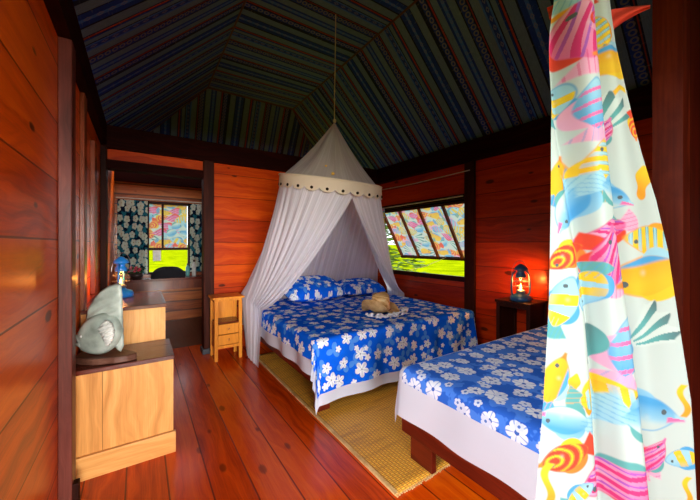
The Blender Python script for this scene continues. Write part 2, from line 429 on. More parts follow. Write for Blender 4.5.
# ------------------------------------------------------------------ the room
XL, XR, YB, YA, YR, ZB, ZT = -.32, 3.2, 3.95, 5.9, -1.3, 2.2, 2.42
struct('floor', MB().box(XL-.1, XR+.1, YR, YB+.35, -.08, 0), W_FLOOR)
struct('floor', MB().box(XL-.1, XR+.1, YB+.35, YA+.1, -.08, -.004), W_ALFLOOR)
LY0, LY1, LZ0, LZ1 = -1.1, 1.0, .85, 2.0      # unseen opening added in the left wall to let fill light in
m = MB(); m.box(XL-.1, XL, LY1, YA+.1, -.08, ZT-.02); m.box(XL-.1, XL, YR, LY0, -.08, ZT-.02)
m.box(XL-.1, XL, LY0, LY1, -.08, LZ0); m.box(XL-.1, XL, LY0, LY1, LZ1, ZT-.02)
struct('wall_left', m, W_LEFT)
# right wall round the window opening
WY0, WY1, WZ0, WZ1 = 2.33, 3.93, .84, 1.79
m = MB(); m.box(XR, XR+.08, YR, WY0, -.08, ZT-.02); m.box(XR, XR+.08, WY1, YA+.1, -.08, ZT-.02)
m.box(XR, XR+.08, WY0, WY1, -.08, WZ0); m.box(XR, XR+.08, WY0, WY1, WZ1, ZT-.02)
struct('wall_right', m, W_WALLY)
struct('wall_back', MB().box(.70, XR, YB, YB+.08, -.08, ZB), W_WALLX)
AX0, AX1, AZ0, AZ1 = .09, .70, .80, 1.93
m = MB(); m.box(XL, AX0, YA, YA+.08, -.08, 2.2); m.box(AX1, 1.4, YA, YA+.08, -.08, 2.2)
m.box(AX0, AX1, YA, YA+.08, AZ1, 2.2); m.box(AX0, AX1, YA, YA+.08, -.08, AZ0)
struct('wall_alcove', m, W_LOG)
struct('wall_alcove_side', MB().box(1.32, 1.40, YB+.08, YA, -.08, 2.4), W_LOG)
# rear of the room, unseen: doorway added for light, low header shades upper walls
DX = .72   # added doorway ends here; closed wall beyond keeps light off the curtain
m = MB(); m.box(XL, XR, YR-.08, YR, 1.92, 3.5); m.box(DX, XR, YR-.08, YR, 0, 1.92)
struct('wall_rear', m, W_WALLX)
# beams
struct('trim_1', MB().box(XL, XR, YB-.06, YB+.1, ZB, ZT), W_BEAM)
struct('trim_2', MB().box(XR-.1, XR, YR, YB-.06, 2.2, ZT), W_BEAMY)
struct('trim_3', MB().box(XL, XL+.05, YR, YB-.06, 2.22, ZT), W_BEAMY)
m = MB(); m.box(XL+.05, .60, YB, YB+.05, 2.095, ZB); struct('trim_4', m, W_WALLX)
struct('trim_5', MB().box(XL+.05, .60, YB-.03, YB+.09, 2.0, 2.09), W_BEAM)
struct('trim_6', MB().box(XL, 1.32, YA-.08, YA+.1, 2.2, 2.36), W_BEAM)
# posts
pb = MB().box(.60, .71, YB-.07, YB+.08, .06, ZB); p = struct('trim_7', pb, W_POST, bevel=.006)
struct('trim_8', MB().box(.585, .72, YB-.085, YB+.09, 0, .06), M_BLACKMETAL, bevel=.005)
struct('trim_9', MB().box(XL, XL+.05, YB-.1, YB+.05, 0, 2.2), W_POST, bevel=.004)
struct('trim_10', MB().box(XL, XL+.052, 1.975, 2.08, 0, 2.22), W_NPOST, bevel=.005)
struct('trim_11', MB().box(XL, XL+.025, 2.62, 2.74, 0.6, 2.22), W_STUD, bevel=.003)
struct('trim_12', MB().box(XL, XL+.03, 3.12, 3.26, .86, 2.05), W_STUD, bevel=.003)
struct('trim_13', MB().box(XR-.04, XR, 2.2, 2.33, 0, 2.2), W_POST, bevel=.004)
struct('trim_14', MB().box(XL, XL+.035, YB+.1, YB+.22, 0, 2.2), W_STUD, bevel=.003)
struct('trim_15', MB().box(XL+.045, XL+.075, 1.985, 2.03, 0, .10), W_POST, bevel=.004)
# near partition on the right
struct('wall_partition', MB().box(1.40, XR, .24, .31, 0, 3.0), W_PART)

# tent ceiling
zt, xa, xb, ye = 3.48, .8, 2.1, 4.85
m = MB(); m.uv = []
def panel(pts, ax, n=24):
    def fn(u, v):
        a = Vector(pts[0]).lerp(Vector(pts[1]), u); b = Vector(pts[3]).lerp(Vector(pts[2]), u)
        return a.lerp(b, v)
    b = len(m.v); m.grid(fn, n, n)
    L = (Vector(pts[3])-Vector(pts[0])).length
    for k in range(b, len(m.v)):
        v = m.v[k]; i = (k-b)//(n+1)/n
        m.uv.append((v[1], i*L) if ax == 'y' else (v[0]*1.0, i*L))
panel([(XL, YR, ZT-.02), (XL, 5.5, ZT-.02), (xa, ye, zt), (xa, YR, zt)], 'y')
panel([(xa, YR, zt), (xa, ye, zt), (xb, ye, zt), (xb, YR, zt)], 'y')
panel([(xb, YR, zt), (xb, ye, zt), (XR, 5.5, ZT-.02), (XR, YR, ZT-.02)], 'y')
panel([(XL, 5.5, ZT-.02), (XR, 5.5, ZT-.02), (xb, ye, zt), (xa, ye, zt)], 'x')
struct('ceiling', m, M_TENT, solid=.006)
k = 16
for a, b in (((xa, YR, zt), (xa, ye, zt)), ((xb, YR, zt), (xb, ye, zt)), ((xa, ye, zt), (xb, ye, zt)), ((XL, 5.5, ZT), (xa, ye, zt)), ((XR, 5.5, ZT), (xb, ye, zt))):
    a = Vector(a)-Vector((0, 0, .008)); b = Vector(b)-Vector((0, 0, .008))
    struct('trim_%d' % k, MB().tube([a, b], .011, 6), M_SEAM); k += 1

# ------------------------------------------------------------------ fish print painter
def sst(a, b, x): t = np.clip((x-a)/(b-a), 0, 1); return t*t*(3-2*t)
COL = dict(yel=(.86, .60, .01), gold=(.85, .36, .005), teal=(.10, .42, .42), blue=(.06, .38, .75), lblue=(.35, .68, .82), pink=(.85, .16, .42), mag=(.72, .02, .20),
           lpink=(.86, .42, .62), red=(.78, .05, .015), orange=(.88, .24, .02), white=(.41, .51, .49), grey=(.08, .12, .14), purple=(.42, .10, .55), mint=(.62, .78, .74))
COL = {k: np.array(v)*(1 if k == 'white' else .72) for k, v in COL.items()}
DARKC = dict(angel=COL['gold'], blue=COL['blue'], yellow=COL['gold'], pink=COL['mag'], red=COL['red'], bluepink=COL['blue'], band=COL['blue'])
def paint(P, fishes, ground='white'):
    C = np.tile(COL[ground], (len(P), 1))
    def put(mask, c):
        nonlocal C
        mask = np.clip(mask, 0, 1)[:, None]; C = C*(1-mask)+np.asarray(c)*mask
    for (x, y, s, ang, kind) in fishes:
        d = P-np.array((x, y)); near = np.abs(d).max(1) < s*2.2
        if not near.any(): continue
        ca, sa = math.cos(math.radians(ang)), math.sin(math.radians(ang))
        u = (d[:, 0]*ca+d[:, 1]*sa)/s; v = (-d[:, 0]*sa+d[:, 1]*ca)/s     # u forward (towards the snout), v up
        e = .05
        def inside(f): return (1-sst(-e, e, f))*near
        L = lambda a, b, q: COL[a]+(COL[b]-COL[a])*np.clip(q, 0, 1)[:, None]
        if kind == 'blob':
            put(inside(np.hypot(u/1.0, v/(.45+.12*np.sin(5*u)))-1), L('gold', 'yel', .5+u)); continue
        if kind == 'leaf':
            put(inside(np.hypot(u, (v-.25*u*u)/.32)-1), L('teal', 'grey', (v+.2)*1.5)); continue
        if kind == 'fan':
            th = np.arctan2(v, u+1.1); r = np.hypot(u+1.1, v)
            put(inside(np.maximum(np.abs(th)-.55, r-1.9-.15*np.cos(th*18))), COL['mint'])
            st_ = (np.sin(th*17+1.5*r) > .1)*(r > .35)
            put(inside(np.maximum(np.abs(th)-.55, r-1.9-.15*np.cos(th*18)))*st_, L('teal', 'grey', (r-1.1)*.9)); continue
        if kind == 'wave':
            put(inside(np.maximum(np.abs(v-.25*np.sin(u*3))-.18, np.abs(u)-1)), L('gold', 'yel', .5+u)); continue
        # tail
        tl = inside(np.maximum(np.abs(v)-.12-.55*np.clip(-u-.75, 0, 1)*1.6, np.maximum(u+.65, -u-1.35-.12*np.cos(v*4))))
        body = np.hypot(u/(.98), v/(.52*(1-.35*np.clip(u, -1, 1)**2)))-1
        dors = inside(np.maximum(np.hypot((u+.25)/.65, (v-.22)/.52)-1, -(v)))
        anal = inside(np.maximum(np.hypot((u+.3)/.5, (v+.22)/.48)-1, (v)))
        bm_ = inside(body)
        put(inside(body-.09)*.75, DARKC.get(kind, COL['teal']))
        sn = inside(np.maximum(np.abs(v+.02)-.16+.12*(u-.8)/.5, np.maximum(.75-u, u-1.25)))
        if kind == 'angel':
            put(dors, COL['yel']); put(anal, COL['gold']); put(tl, COL['teal'])
            put(bm_, COL['yel']); put(bm_*(np.sin(u*17+v*2) > .15), L('teal', 'mint', v+.4)); put(bm_*(np.sin(u*17+v*2) > .8), COL['lblue'])
        elif kind == 'blue':
            put(dors, L('blue', 'lblue', v)); put(anal, COL['teal']); put(tl, COL['lblue'])
            put(sn, COL['lblue']); put(bm_, L('lblue', 'blue', v*1.6+.45)); put(bm_*sst(0, .3, -v-.08), COL['white']*1.0)
            put(sn*(v < -.02), COL['pink'])
        elif kind == 'yellow':
            put(dors, COL['yel']); put(anal, COL['lblue']); put(tl, COL['blue']); put(sn, COL['orange'])
            put(bm_, L('gold', 'yel', v+.6)); put(bm_*sst(0, .12, -v-.26), COL['blue'])
        elif kind == 'pink':
            put(dors, COL['red']); put(anal, COL['teal']); put(tl, COL['lpink']); put(sn, COL['pink'])
            put(bm_, L('pink', 'lpink', u*.5+.5)); put(bm_*(np.sin(v*16+u*6+3*u*u) > .45), COL['mag']); put(bm_*(np.sin(v*16+u*6) < -.85), COL['purple'])
        elif kind == 'red':
            put(dors, COL['orange']); put(anal, COL['yel']); put(tl, COL['red']); put(sn, COL['orange'])
            put(bm_, COL['orange']); r = np.hypot(u-.5, v*1.6); put(bm_*(np.sin(r*15) > .1), COL['red']); put(bm_*(np.sin(r*15) < -.75), COL['yel'])
        elif kind == 'bluepink':
            put(dors, COL['lpink']); put(anal, COL['blue']); put(tl, COL['lpink'])
            put(bm_, L('blue', 'lblue', u*.5+.5)); put(bm_*(np.sin(u*13+v*5) > .6), COL['pink'])
        elif kind == 'band':
            put(dors, COL['blue']); put(anal, COL['blue']); put(tl, COL['teal'])
            put(bm_, COL['lblue']); put(bm_*(np.abs(u-.1+.3*v) < .22), COL['yel']); put(bm_*(u < -.45), COL['yel'])
        put(bm_*sst(.1, .55, v)*.38, DARKC.get(kind, COL['teal'])); put(bm_*sst(.0, .3, .16-np.hypot(u-.15, v+.12))*.7, COL['white'])
        gl_ = np.sin(v*38+u*3) > .75
        put(np.maximum(tl, 0)*gl_*.45, DARKC.get(kind, COL['teal']))
        if kind in ('blue', 'yellow', 'angel', 'red', 'pink', 'band'):
            put(inside(np.hypot(u-.62, v-.12)/.085-1), COL['grey'])
    return C
def set_print(o, cols):
    a = o.data.color_attributes.new('print', 'FLOAT_COLOR', 'POINT')
    buf = np.ones((len(cols), 4), dtype=np.float32); buf[:, :3] = cols
    a.data.foreach_set('color', buf.ravel())
rs = np.random.RandomState(4)
def scatter(w, h, s, step):
    kinds = ['angel', 'blue', 'yellow', 'pink', 'red', 'bluepink', 'band', 'fan', 'yellow', 'angel']; out = []; r = 0
    y = 0
    while y < h+step:
        x = (r % 2)*step*.5
        while x < w+step:
            out.append((x+rs.uniform(-.15, .15)*step, y+rs.uniform(-.15, .15)*step, s*rs.uniform(.8, 1.15), rs.uniform(-35, 35)+(180 if rs.rand() < .5 else 0), kinds[rs.randint(len(kinds))]))
            x += step
        y += step*.72; r += 1
    return out

# ------------------------------------------------------------------ window of the right wall
def tube_frame(): pass
m = MB(); m.box(XR-.02, XR+.03, WY0, WY1, WZ0-.04, WZ0+.02); m.box(XR-.015, XR+.09, WY0, WY1, WZ1-.005, WZ1+.055); m.box(XR-.01, XR+.085, WY1-.005, WY1+.05, WZ0, WZ1)
w1 = thing('window_1', None, None, (XR, 3.13, WZ0)); w1['kind'] = 'structure'
obj('window_frame', m, W_DARKRED, w1, bevel=.003)
# awning flap hinged at the top, bottom pushed outwards
H0 = Vector((XR+.03, 0, WZ1-.03)); H1 = Vector((XR+.455, 0, 1.045))
def fl(y, t): q = H0.lerp(H1, t); return Vector((q.x, y, q.z))
nrm = Vector((H1.z-H0.z, 0, -(H1.x-H0.x))).normalized()
flap = thing('shutter_flap', 'wooden framed awning shutter lined with fish print cloth, propped open outside the bed window', 'shutter', tuple(fl(3.1, 1)))
fm = MB()
fm.bar(fl(WY0+.02, 0), fl(3.92, 0), .035, .04, nrm); fm.bar(fl(WY0+.02, 1), fl(3.92, 1), .035, .04, nrm)
obj('flap_rail', fm, W_DARKRED, flap)
for y in (2.36, 2.71, 3.13, 3.52, 3.9):
    obj('flap_bar', MB().bar(fl(y, .02), fl(y, .98), .036, .035, nrm), W_STUD, flap)
NW, NH = 330, 180
g = MB().grid(lambda u, v: fl(WY0+.03+u*1.57, .02+v*.96)-nrm*.02+Vector((.012*math.sin(u*23), 0, 0)), NW, NH)
fc = obj('lining_cloth', g, M_FISHW, flap, smooth=True)
Pp = np.array([((i % (NW+1))/NW*1.57, (i//(NW+1))/NH*.82) for i in range((NW+1)*(NH+1))])
set_print(fc, paint(Pp, scatter(1.57, .85, .095, .17)))
obj('prop_cord', MB().tube([(XR+.44, 2.98, 1.06), (XR+.25, 3.2, .93), (XR+.03, 3.35, .86)], .004, 5), M_WIRE, flap)
# rod and line above it
tag(obj('curtain_rod', MB().tube([(XR-.05, 3.9, 1.805), (XR-.05, 2.34, 1.815)], .009, 8), M_ROD), 'thin pale curtain rod across the top of the window by the net', 'curtain rod')
tag(obj('hanging_line', MB().tube([(XR-.045, 3.9, 2.1), (XR-.046, 3.1, 2.085), (XR-.045, 2.25, 2.1)], .006, 6), M_WIRE), 'thin pale cord strung along the wall above the window', 'cord')
# gathered fish print curtain at the far end of the rod
def gc(u, v):
    z = 1.80-v*1.0; w = .05+.05*v
    return (XR-.05+.014*math.cos(u*PI*9), 3.80-w*.5+u*w*1.4, z)
n1, n2 = 50, 160
gco = obj('gathered_curtain', MB().grid(gc, n1, n2), M_FISHC, smooth=True, org=(XR-.05, 3.8, .8))
Pp = np.array([((i % (n1+1))/n1*.25, (i//(n1+1))/n2*1.0) for i in range((n1+1)*(n2+1))])
set_print(gco, paint(Pp, scatter(.3, 1., .09, .15)))
tag(gco, 'narrow fish print curtain bunched up at the net end of the window', 'curtain')

# ------------------------------------------------------------------ alcove
w2 = thing('window_2', None, None, (.4, YA, AZ0)); w2['kind'] = 'structure'
m = MB(); m.box(AX0, AX1, YA-.01, YA+.07, AZ0-.03, AZ0); m.box(AX0, AX1, YA-.01, YA+.07, AZ1-.04, AZ1)
for x in (AX0, AX1-.03): m.box(x, x+.03, YA-.01, YA+.07, AZ0, AZ1)
obj('window_frame', m, W_DARKRED, w2)
m = MB(); m.box(AX0, AX1, YA+.01, YA+.04, 1.15, 1.19); m.box(.29, .32, YA+.01, YA+.04, 1.19, AZ1-.04)
obj('sash', m, W_DARKRED, w2)
n1, n2 = 140, 160
bl = obj('window_blind', MB().grid(lambda u, v: (AX0+.03+u*.54, YA+.055+.004*math.sin(u*30), AZ1-.04-v*.73), n1, n2), M_FISHW, org=(.4, YA+.055, 1.2))
Pp = np.array([((i % (n1+1))/n1*.54, (i//(n1+1))/n2*.73) for i in range((n1+1)*(n2+1))])
set_print(bl, paint(Pp, scatter(.54, .75, .1, .16)))
tag(bl, 'fish print blind over the upper half of the small far window', 'blind')
for x0, x1, lab in ((-.28, .10, 'dark floral curtain on the left of the far alcove window'), (.69, .95, 'dark floral curtain on the right of the far alcove window')):
    n1, n2 = 80, 40; w = x1-x0
    mb = MB().grid(lambda u, v: (x0+u*w, YA-.07+.022*math.sin(u*w*75)*(.6+.4*v), 1.92-v*1.13), n1, n2)
    mb.uv = [((i % (n1+1))/n1*w*1.5, (i//(n1+1))/n2*1.13) for i in range((n1+1)*(n2+1))]
    tag(obj('floral_curtain', mb, M_DFLOR, smooth=True, org=(x0+w/2, YA-.07, .8)), lab, 'curtain', 'dark floral curtains in the alcove')
tag(obj('curtain_rod', MB().tube([(-.3, YA-.07, 1.945), (1.0, YA-.07, 1.945)], .009, 8), M_ROD), 'thin curtain rod over the far alcove window', 'curtain rod')
ct = thing('washroom_counter', 'dark glossy wooden counter shelf under the far alcove window', 'counter', (.3, 5.7, 0))
obj('counter_top', MB().box(XL+.01, 1.3, 5.45, YA-.1, .70, .735), W_TOP, ct, bevel=.004)
obj('support_board', MB().box(XL+.01, 1.3, 5.50, 5.53, .56, .70), W_STUD, ct)
obj('leg', MB().box(XL+.02, XL+.08, 5.5, 5.56, 0, .56), W_STUD, ct); obj('leg', MB().box(1.2, 1.26, 5.5, 5.56, 0, .56), W_STUD, ct)
def bagfn(u, v):
    a = u*2*PI; h = [0, .035, .07, .10, .12][0]
    t = v*PI/2; R = math.cos(t)**.6
    return (.37+.235*R*math.cos(a), 5.64+.12*R*math.sin(a), .736+.15*math.sin(t)*(1+.1*math.sin(a*3)))
bg = thing('cloth_bag', 'black slumped cloth bag on the alcove counter', 'bag', (.37, 5.64, .736))
obj('bag_body', MB().grid(bagfn, 32, 12), M_BAG, bg, smooth=True, weld=True)
obj('bag_handle', MB().tube([(.31, 5.58, .84), (.34, 5.56, .895), (.40, 5.56, .895), (.43, 5.58, .84)], .008, 6), M_BAG, bg)
fp = thing('flower_bowl', 'small dark bowl of pink flowers on the alcove counter', 'flowers', (-.04, 5.6, .736))
obj('bowl', MB().lathe([(.04, 0), (.075, .03), (.085, .08), (.07, .08)], (-.04, 5.6, .736), 16), M_POT, fp, smooth=True)
lm = MB(); flm = MB()
for i in range(26):
    a = random.uniform(0, 6.28); r = random.uniform(.02, .12); h = random.uniform(.09, .17)
    c = (-.04+r*math.cos(a), 5.6+.7*r*math.sin(a), .736+h)
    R = Matrix.Rotation(a, 3, 'Z') @ Matrix.Rotation(random.uniform(-.8, .8), 3, 'Y')
    (flm if i % 3 == 0 else lm).ball(c, *((.022, .022, .016) if i % 3 == 0 else (.04, .014, .006)), 8, 5, R)
obj('foliage', lm, M_LEAF, fp, smooth=True); obj('blossoms', flm, M_FLOW, fp, smooth=True)
for x, y, h, mt, lab in ((.645, 5.72, .20, M_BOTTLE, 'pale teal bottle beside the black bag on the alcove counter'), (.73, 5.66, .26, M_BOTTLEW, 'tall whitish bottle at the right end of the alcove counter')):
    b = thing('toiletry_bottle', lab, 'bottle', (x, y, .736))
    obj('bottle_body', MB().lathe([(.028, 0), (.03, .02), (.03, h*.7), (.012, h*.8), (.012, h*.86)], (x, y, .736), 14), mt, b, smooth=True)
    obj('cap', MB().lathe([(.015, h*.86), (.015, h)], (x, y, .736), 12), M_POT, b)
pp = obj('paper_note', MB().box(.17, .28, YA+.0, YA+.003, .98, 1.15), M_PAPER, org=(.225, YA, .98))
tag(pp, 'small white paper sheet hung in the lower pane of the far window', 'paper')

# ------------------------------------------------------------------ chests on the left
def chest(name, label, x1, y0, y1, h, plinth, loc):
    t = thing(name, label, 'chest', loc)
    x0 = XL+.01
    obj('front_panel', MB().box(x0, x1, y0, y0+.02, plinth, h-.025), W_HONEYV, t)
    obj('side_panel', MB().box(x1-.02, x1, y0+.02, y1, 0, h-.025), W_HONEYV, t)
    obj('side_panel', MB().box(x0, x0+.02, y0+.02, y1, 0, h-.025), W_HONEYV, t)
    obj('back_panel', MB().box(x0+.02, x1-.02, y1-.02, y1, 0, h-.025), W_HONEYV, t)
    obj('chest_top', MB().box(x0, x1+.006, y0-.008, y1, h-.025, h), W_TOP, t, bevel=.003)
    if plinth: obj('plinth', MB().box(x0, x1+.012, y0-.02, y0, 0, plinth), W_HONEY, t, bevel=.002)
    return t
chest('low_chest', 'low honey pine chest with dark top, fish carving on it, nearest the camera', .168, 2.18, 2.575, .58, .125, (-.08, 2.35, 0))
chest('tall_chest', 'taller honey pine chest with dark top, carrying the bright blue lantern', .15, 2.585, 3.27, .83, 0, (-.08, 2.93, 0))

# carved fish
fx, fy = -.19, 2.30
sc_ = .0059
carv = thing('carved_fish', 'pale green carved wooden fish with big raised tail, on the low chest', 'sculpture', (fx, fy, .62))
Rf = Vector((C33, -S33, 0)); Df = Vector((S33, C33, 0))
def fpt(px, pv, d=0):      # carving sketched on its own upright plane, in units of 5.9 mm, origin at foot centre
    return Vector((fx, fy, .618)) + Rf*((px-98)*sc_) + Vector((0, 0, (352-pv)*sc_)) + Df*d
def lens(outline, cen, th, rings=7, ridge=None):
    mb = MB(); n = len(outline)
    for side in (-1, 1):
        b = len(mb.v)
        for k in range(rings+1):
            q = k/rings
            for i, (a, c) in enumerate(outline):
                x = cen[0]+(a-cen[0])*q; z = cen[1]+(c-cen[1])*q
                dd = th*math.sqrt(max(0, 1-q*q))
                if ridge and 0 < q < 1: dd += ridge(x, z)
                mb.v.append(tuple(fpt(x, z, side*dd)))
        for k in range(rings):
            for i in range(n):
                j = (i+1) % n
                mb.f.append((b+k*n+i, b+k*n+j, b+(k+1)*n+j, b+(k+1)*n+i))
    return mb
body_o = [(100.5+(22.5+2.5*(math.cos(a) < 0)*math.cos(a)**4)*math.cos(a)*math.cos(-.62)-18.8*math.sin(a)*math.sin(-.62), 331.5+22.5*math.cos(a)*math.sin(-.62)+18.8*math.sin(a)*math.cos(-.62)) for a in [2*PI*i/40 for i in range(40)]]
mb = lens(body_o, (99, 331), .05)
mb.v = [tuple(Vector(v)-Df*.018) for v in mb.v]
obj('body', mb, M_CARV, carv, smooth=True, weld=True)
tailo = [(84, 326), (84, 316), (87, 306), (92, 297), (99, 290), (107, 285), (114, 283), (118.5, 283), (119.5, 296), (120, 312), (120.5, 328), (121, 344), (118, 350), (112, 345), (104, 338), (94, 332)]
def dens(o_, k=4):
    r = []
    for i in range(len(o_)):
        a, b = o_[i], o_[(i+1) % len(o_)]
        for j in range(k): r.append((a[0]+(b[0]-a[0])*j/k, a[1]+(b[1]-a[1])*j/k))
    return r
def rg(x, z): return .0055*math.sin(math.hypot(x-130, z-358)*.8)
obj('tail_fin', lens(dens(tailo), (106, 318), .022, 12, rg), M_CARV, carv, smooth=True, weld=True)
pec = [(108+4*0, 320), (112, 316), (117, 318), (119.5, 323), (120, 330), (118, 337), (114, 341), (111, 336), (108, 330), (105, 325)]
mb = lens(dens(pec), (113, 328), .014, 8, lambda x, z: .010*math.sin((z+x*.4)*1.7))
mb.v = [tuple(Vector(v)-Df*.066) for v in mb.v]
tag(obj('side_fin', mb, M_CARV2, carv, smooth=True, weld=True), 'whitish ribbed side fin')
for q in (((86, 337), (81, 333.5), (77.5, 332)), ((86, 340), (81.5, 340.5), (78, 341.5))):
    obj('lip', MB().tube([fpt(a, b, -.035) for a, b in q], [.024, .013, .004], 10), M_CARV, carv, smooth=True)
obj('eye', MB().ball(fpt(88, 332, -.058), .008, .008, .008, 10, 6), M_CARV2, carv, smooth=True)
slab = []
for i in range(36):
    a = 2*PI*i/36; r = 1+.05*math.sin(3*a+1)+.03*math.sin(7*a)
    slab.append(Vector((fx+.02, fy, .5805))+Rf*(.165*r*math.cos(a))+Df*(.085*r*math.sin(a)))
slab = [Vector((max(p_.x, XL+.012), max(2.19, min(2.57, p_.y)), p_.z)) for p_ in slab]
obj('base_slab', MB().prism(slab, (0, 0, .036)), W_SLAB, carv, bevel=.006)

# ------------------------------------------------------------------ lanterns
def lantern(name, label, loc, mat, pw, s=1., turn=0.):
    x, y, z = loc; t = thing(name, label, 'lantern', loc); c = loc
    L = lambda pr: [(r*s, h*s) for r, h in pr]
    obj('fuel_tank', MB().lathe(L([(.074, 0), (.084, .006), (.084, .03), (.074, .048), (.036, .062), (.03, .075)]), c, 28), mat, t, smooth=True, bevel=0)
    obj('burner', MB().lathe(L([(.028, .075), (.036, .08), (.036, .09), (.02, .10)]), c, 20), M_STEEL, t, smooth=True)
    obj('glass_globe', MB().lathe(L([(.030, .09), (.045, .115), (.050, .145), (.045, .18), (.034, .205)]), c, 24, cap=False), M_GLASS, t, smooth=True)
    obj('hood', MB().lathe(L([(.036, .203), (.042, .21), (.038, .235), (.030, .24), (.030, .262), (.052, .268), (.050, .285), (.034, .30), (.018, .316), (.004, .322)]), c, 28), mat, t, smooth=True)
    for sg in (-1, 1):
        d = Matrix.Rotation(turn, 3, 'Z') @ Vector((C33, -S33, 0))*sg
        P = [Vector(c)+d*r*s+Vector((0, 0, h*s)) for r, h in ((.060, .045), (.078, .07), (.080, .12), (.078, .19), (.070, .235), (.045, .262))]
        obj('side_tube', MB().tube(P, .0075*s, 8), mat, t, smooth=True)
    gd = MB()
    for h in (.125, .17): gd.tube([Vector(c)+Vector((math.cos(a)*.056*s, math.sin(a)*.056*s, h*s)) for a in [2*PI*i/20 for i in range(21)]], .0018*s, 5)
    obj('wire_guard', gd, M_STEEL, t)
    obj('bail_handle', MB().tube([Vector(c)+Vector((C33, -S33, 0))*(.078*s*math.cos(a))+Vector((0, 0, (.20+.15*math.sin(a))*s))+Vector((S33, C33, 0))*.02*math.sin(a) for a in [PI*i/16 for i in range(17)]], .0022*s, 6), M_STEEL, t)
    obj('flame', MB().lathe([(.002, .098*s), (.009*s, .11*s), (.007*s, .13*s), (.001, .155*s)], c, 12), M_FLAME, t, smooth=True)
    l = bpy.data.lights.new('lantern_flame_light', 'POINT'); l.energy = pw; l.color = (1, .36, .07); l.shadow_soft_size = .02
    o = bpy.data.objects.new('lantern_flame_light', l); col.objects.link(o); o.location = (x, y, z+.165*s)
lantern('hurricane_lantern', 'bright blue hurricane lantern burning on the tall chest', (-.125, 3.08, .8305), M_BLUEM, 2.2, 1.0, -1.15)

# lamp table by the right wall
lt = thing('lamp_table', 'dark wooden open-fronted lamp table in the corner between the two beds', 'table', (3.0, 1.62, 0))
tx0, tx1, ty0, ty1, th_ = 2.88, 3.19, 1.44, 1.76, .715
obj('table_top', MB().box(tx0-.01, tx1, ty0-.01, ty1+.01, th_-.025, th_), W_DARKRED, lt, bevel=.003)
for a in (tx0, tx1-.035):
    for b in (ty0, ty1-.035): obj('leg', MB().box(a, a+.035, b, b+.035, 0, th_-.025), W_DARKRED, lt, bevel=.002)
obj('side_panel', MB().box(tx0+.035, tx1-.035, ty1-.02, ty1-.008, .1, th_-.025), W_DARKRED, lt); obj('side_panel', MB().box(tx0+.035, tx1-.035, ty0+.008, ty0+.02, .1, th_-.025), W_DARKRED, lt)
obj('shelf', MB().box(tx0+.005, tx1-.005, ty0+.036, ty1-.036, .2, .22), W_DARKRED, lt)
obj('front_rail', MB().box(tx0+.003, tx0+.02, ty0+.035, ty1-.035, th_-.06, th_-.025), W_DARKRED, lt)
lantern('hurricane_lantern', 'dark blue hurricane lantern burning on the dark table near the right wall', (2.98, 1.575, .7155), M_NAVYM, 5.5, 1.08)

# ------------------------------------------------------------------ nightstand
ns = thing('bedside_stand', 'narrow amber pine bedside stand with open shelf and two drawers, by the dark post', 'nightstand', (.8, 3.72, 0))
a0, a1, b0, b1, H = .655, .94, 3.56, 3.82, .68
obj('stand_top', MB().box(a0-.02, a1+.02, b0-.02, b1+.01, H-.022, H), W_NIGHT, ns, bevel=.003)
lg = .034
for x in (a0, a1-lg):
    for y in (b0, b1-lg): obj('leg', MB().box(x, x+lg, y, y+lg, 0, H-.022), W_NIGHT, ns, bevel=.002)
for x in (a0+.006, a1-.018): obj('side_panel', MB().box(x, x+.012, b0+lg, b1-lg, .13, .40), W_NIGHT, ns)
obj('side_rail', MB().box(a0+.006, a0+.018, b0+lg, b1-lg, .62, H-.022), W_NIGHT, ns); obj('side_rail', MB().box(a1-.018, a1-.006, b0+lg, b1-lg, .62, H-.022), W_NIGHT, ns)
obj('back_panel', MB().box(a0+lg, a1-lg, b1-.02, b1-.008, .13, H-.022), W_NIGHT, ns)
obj('shelf', MB().box(a0+.018, a1-.018, b0+.004, b1-.02, .395, .41), W_TOP, ns)
obj('front_rail', MB().box(a0+lg, a1-lg, b0+.004, b0+.02, .13, .16), W_NIGHT, ns); obj('front_rail', MB().box(a0+lg, a1-lg, b0+.004, b0+.02, .635, H-.022), W_NIGHT, ns)
for z0, z1 in ((.167, .272), (.281, .388)):
    d = obj('drawer', MB().box(a0+lg+.003, a1-lg-.003, b0+.001, b0+.2, z0, z1), W_NIGHT, ns, bevel=.002)
    obj('knob', MB().ball(((a0+a1)/2, b0-.008, (z0+z1)/2), .013, .011, .013, 12, 8), M_KNOB, d, smooth=True)

# ------------------------------------------------------------------ mat on the floor
rx0, rx1, ry0, ry1 = 1.05, 2.84, 1.17, 3.5
rg_ = thing('bamboo_mat', 'woven golden bamboo mat under and between the two beds', 'mat', (2, 2.3, 0))
obj('weave', MB().grid(lambda u, v: (rx0+u*(rx1-rx0), ry0+v*(ry1-ry0), .008+.002*noise.noise((u*9, v*9, 0))), 60, 60), M_RUG, rg_, smooth=True, solid=.006)
obj('edge_binding', MB().bar((rx0+.008, ry0, .011), (rx0+.008, ry1, .011), .02, .01), M_STRAW, rg_)
fr = MB()
for i in range(110):
    x = rx0+i*(rx1-rx0)/110+.006; fr.bar((x, ry0, .006), (x, ry0-random.uniform(.006, .016), .006), .009, .006)
tag(obj('frayed_edge', fr, M_STRAW, rg_), 'frayed straw ends', None, None, 'stuff')

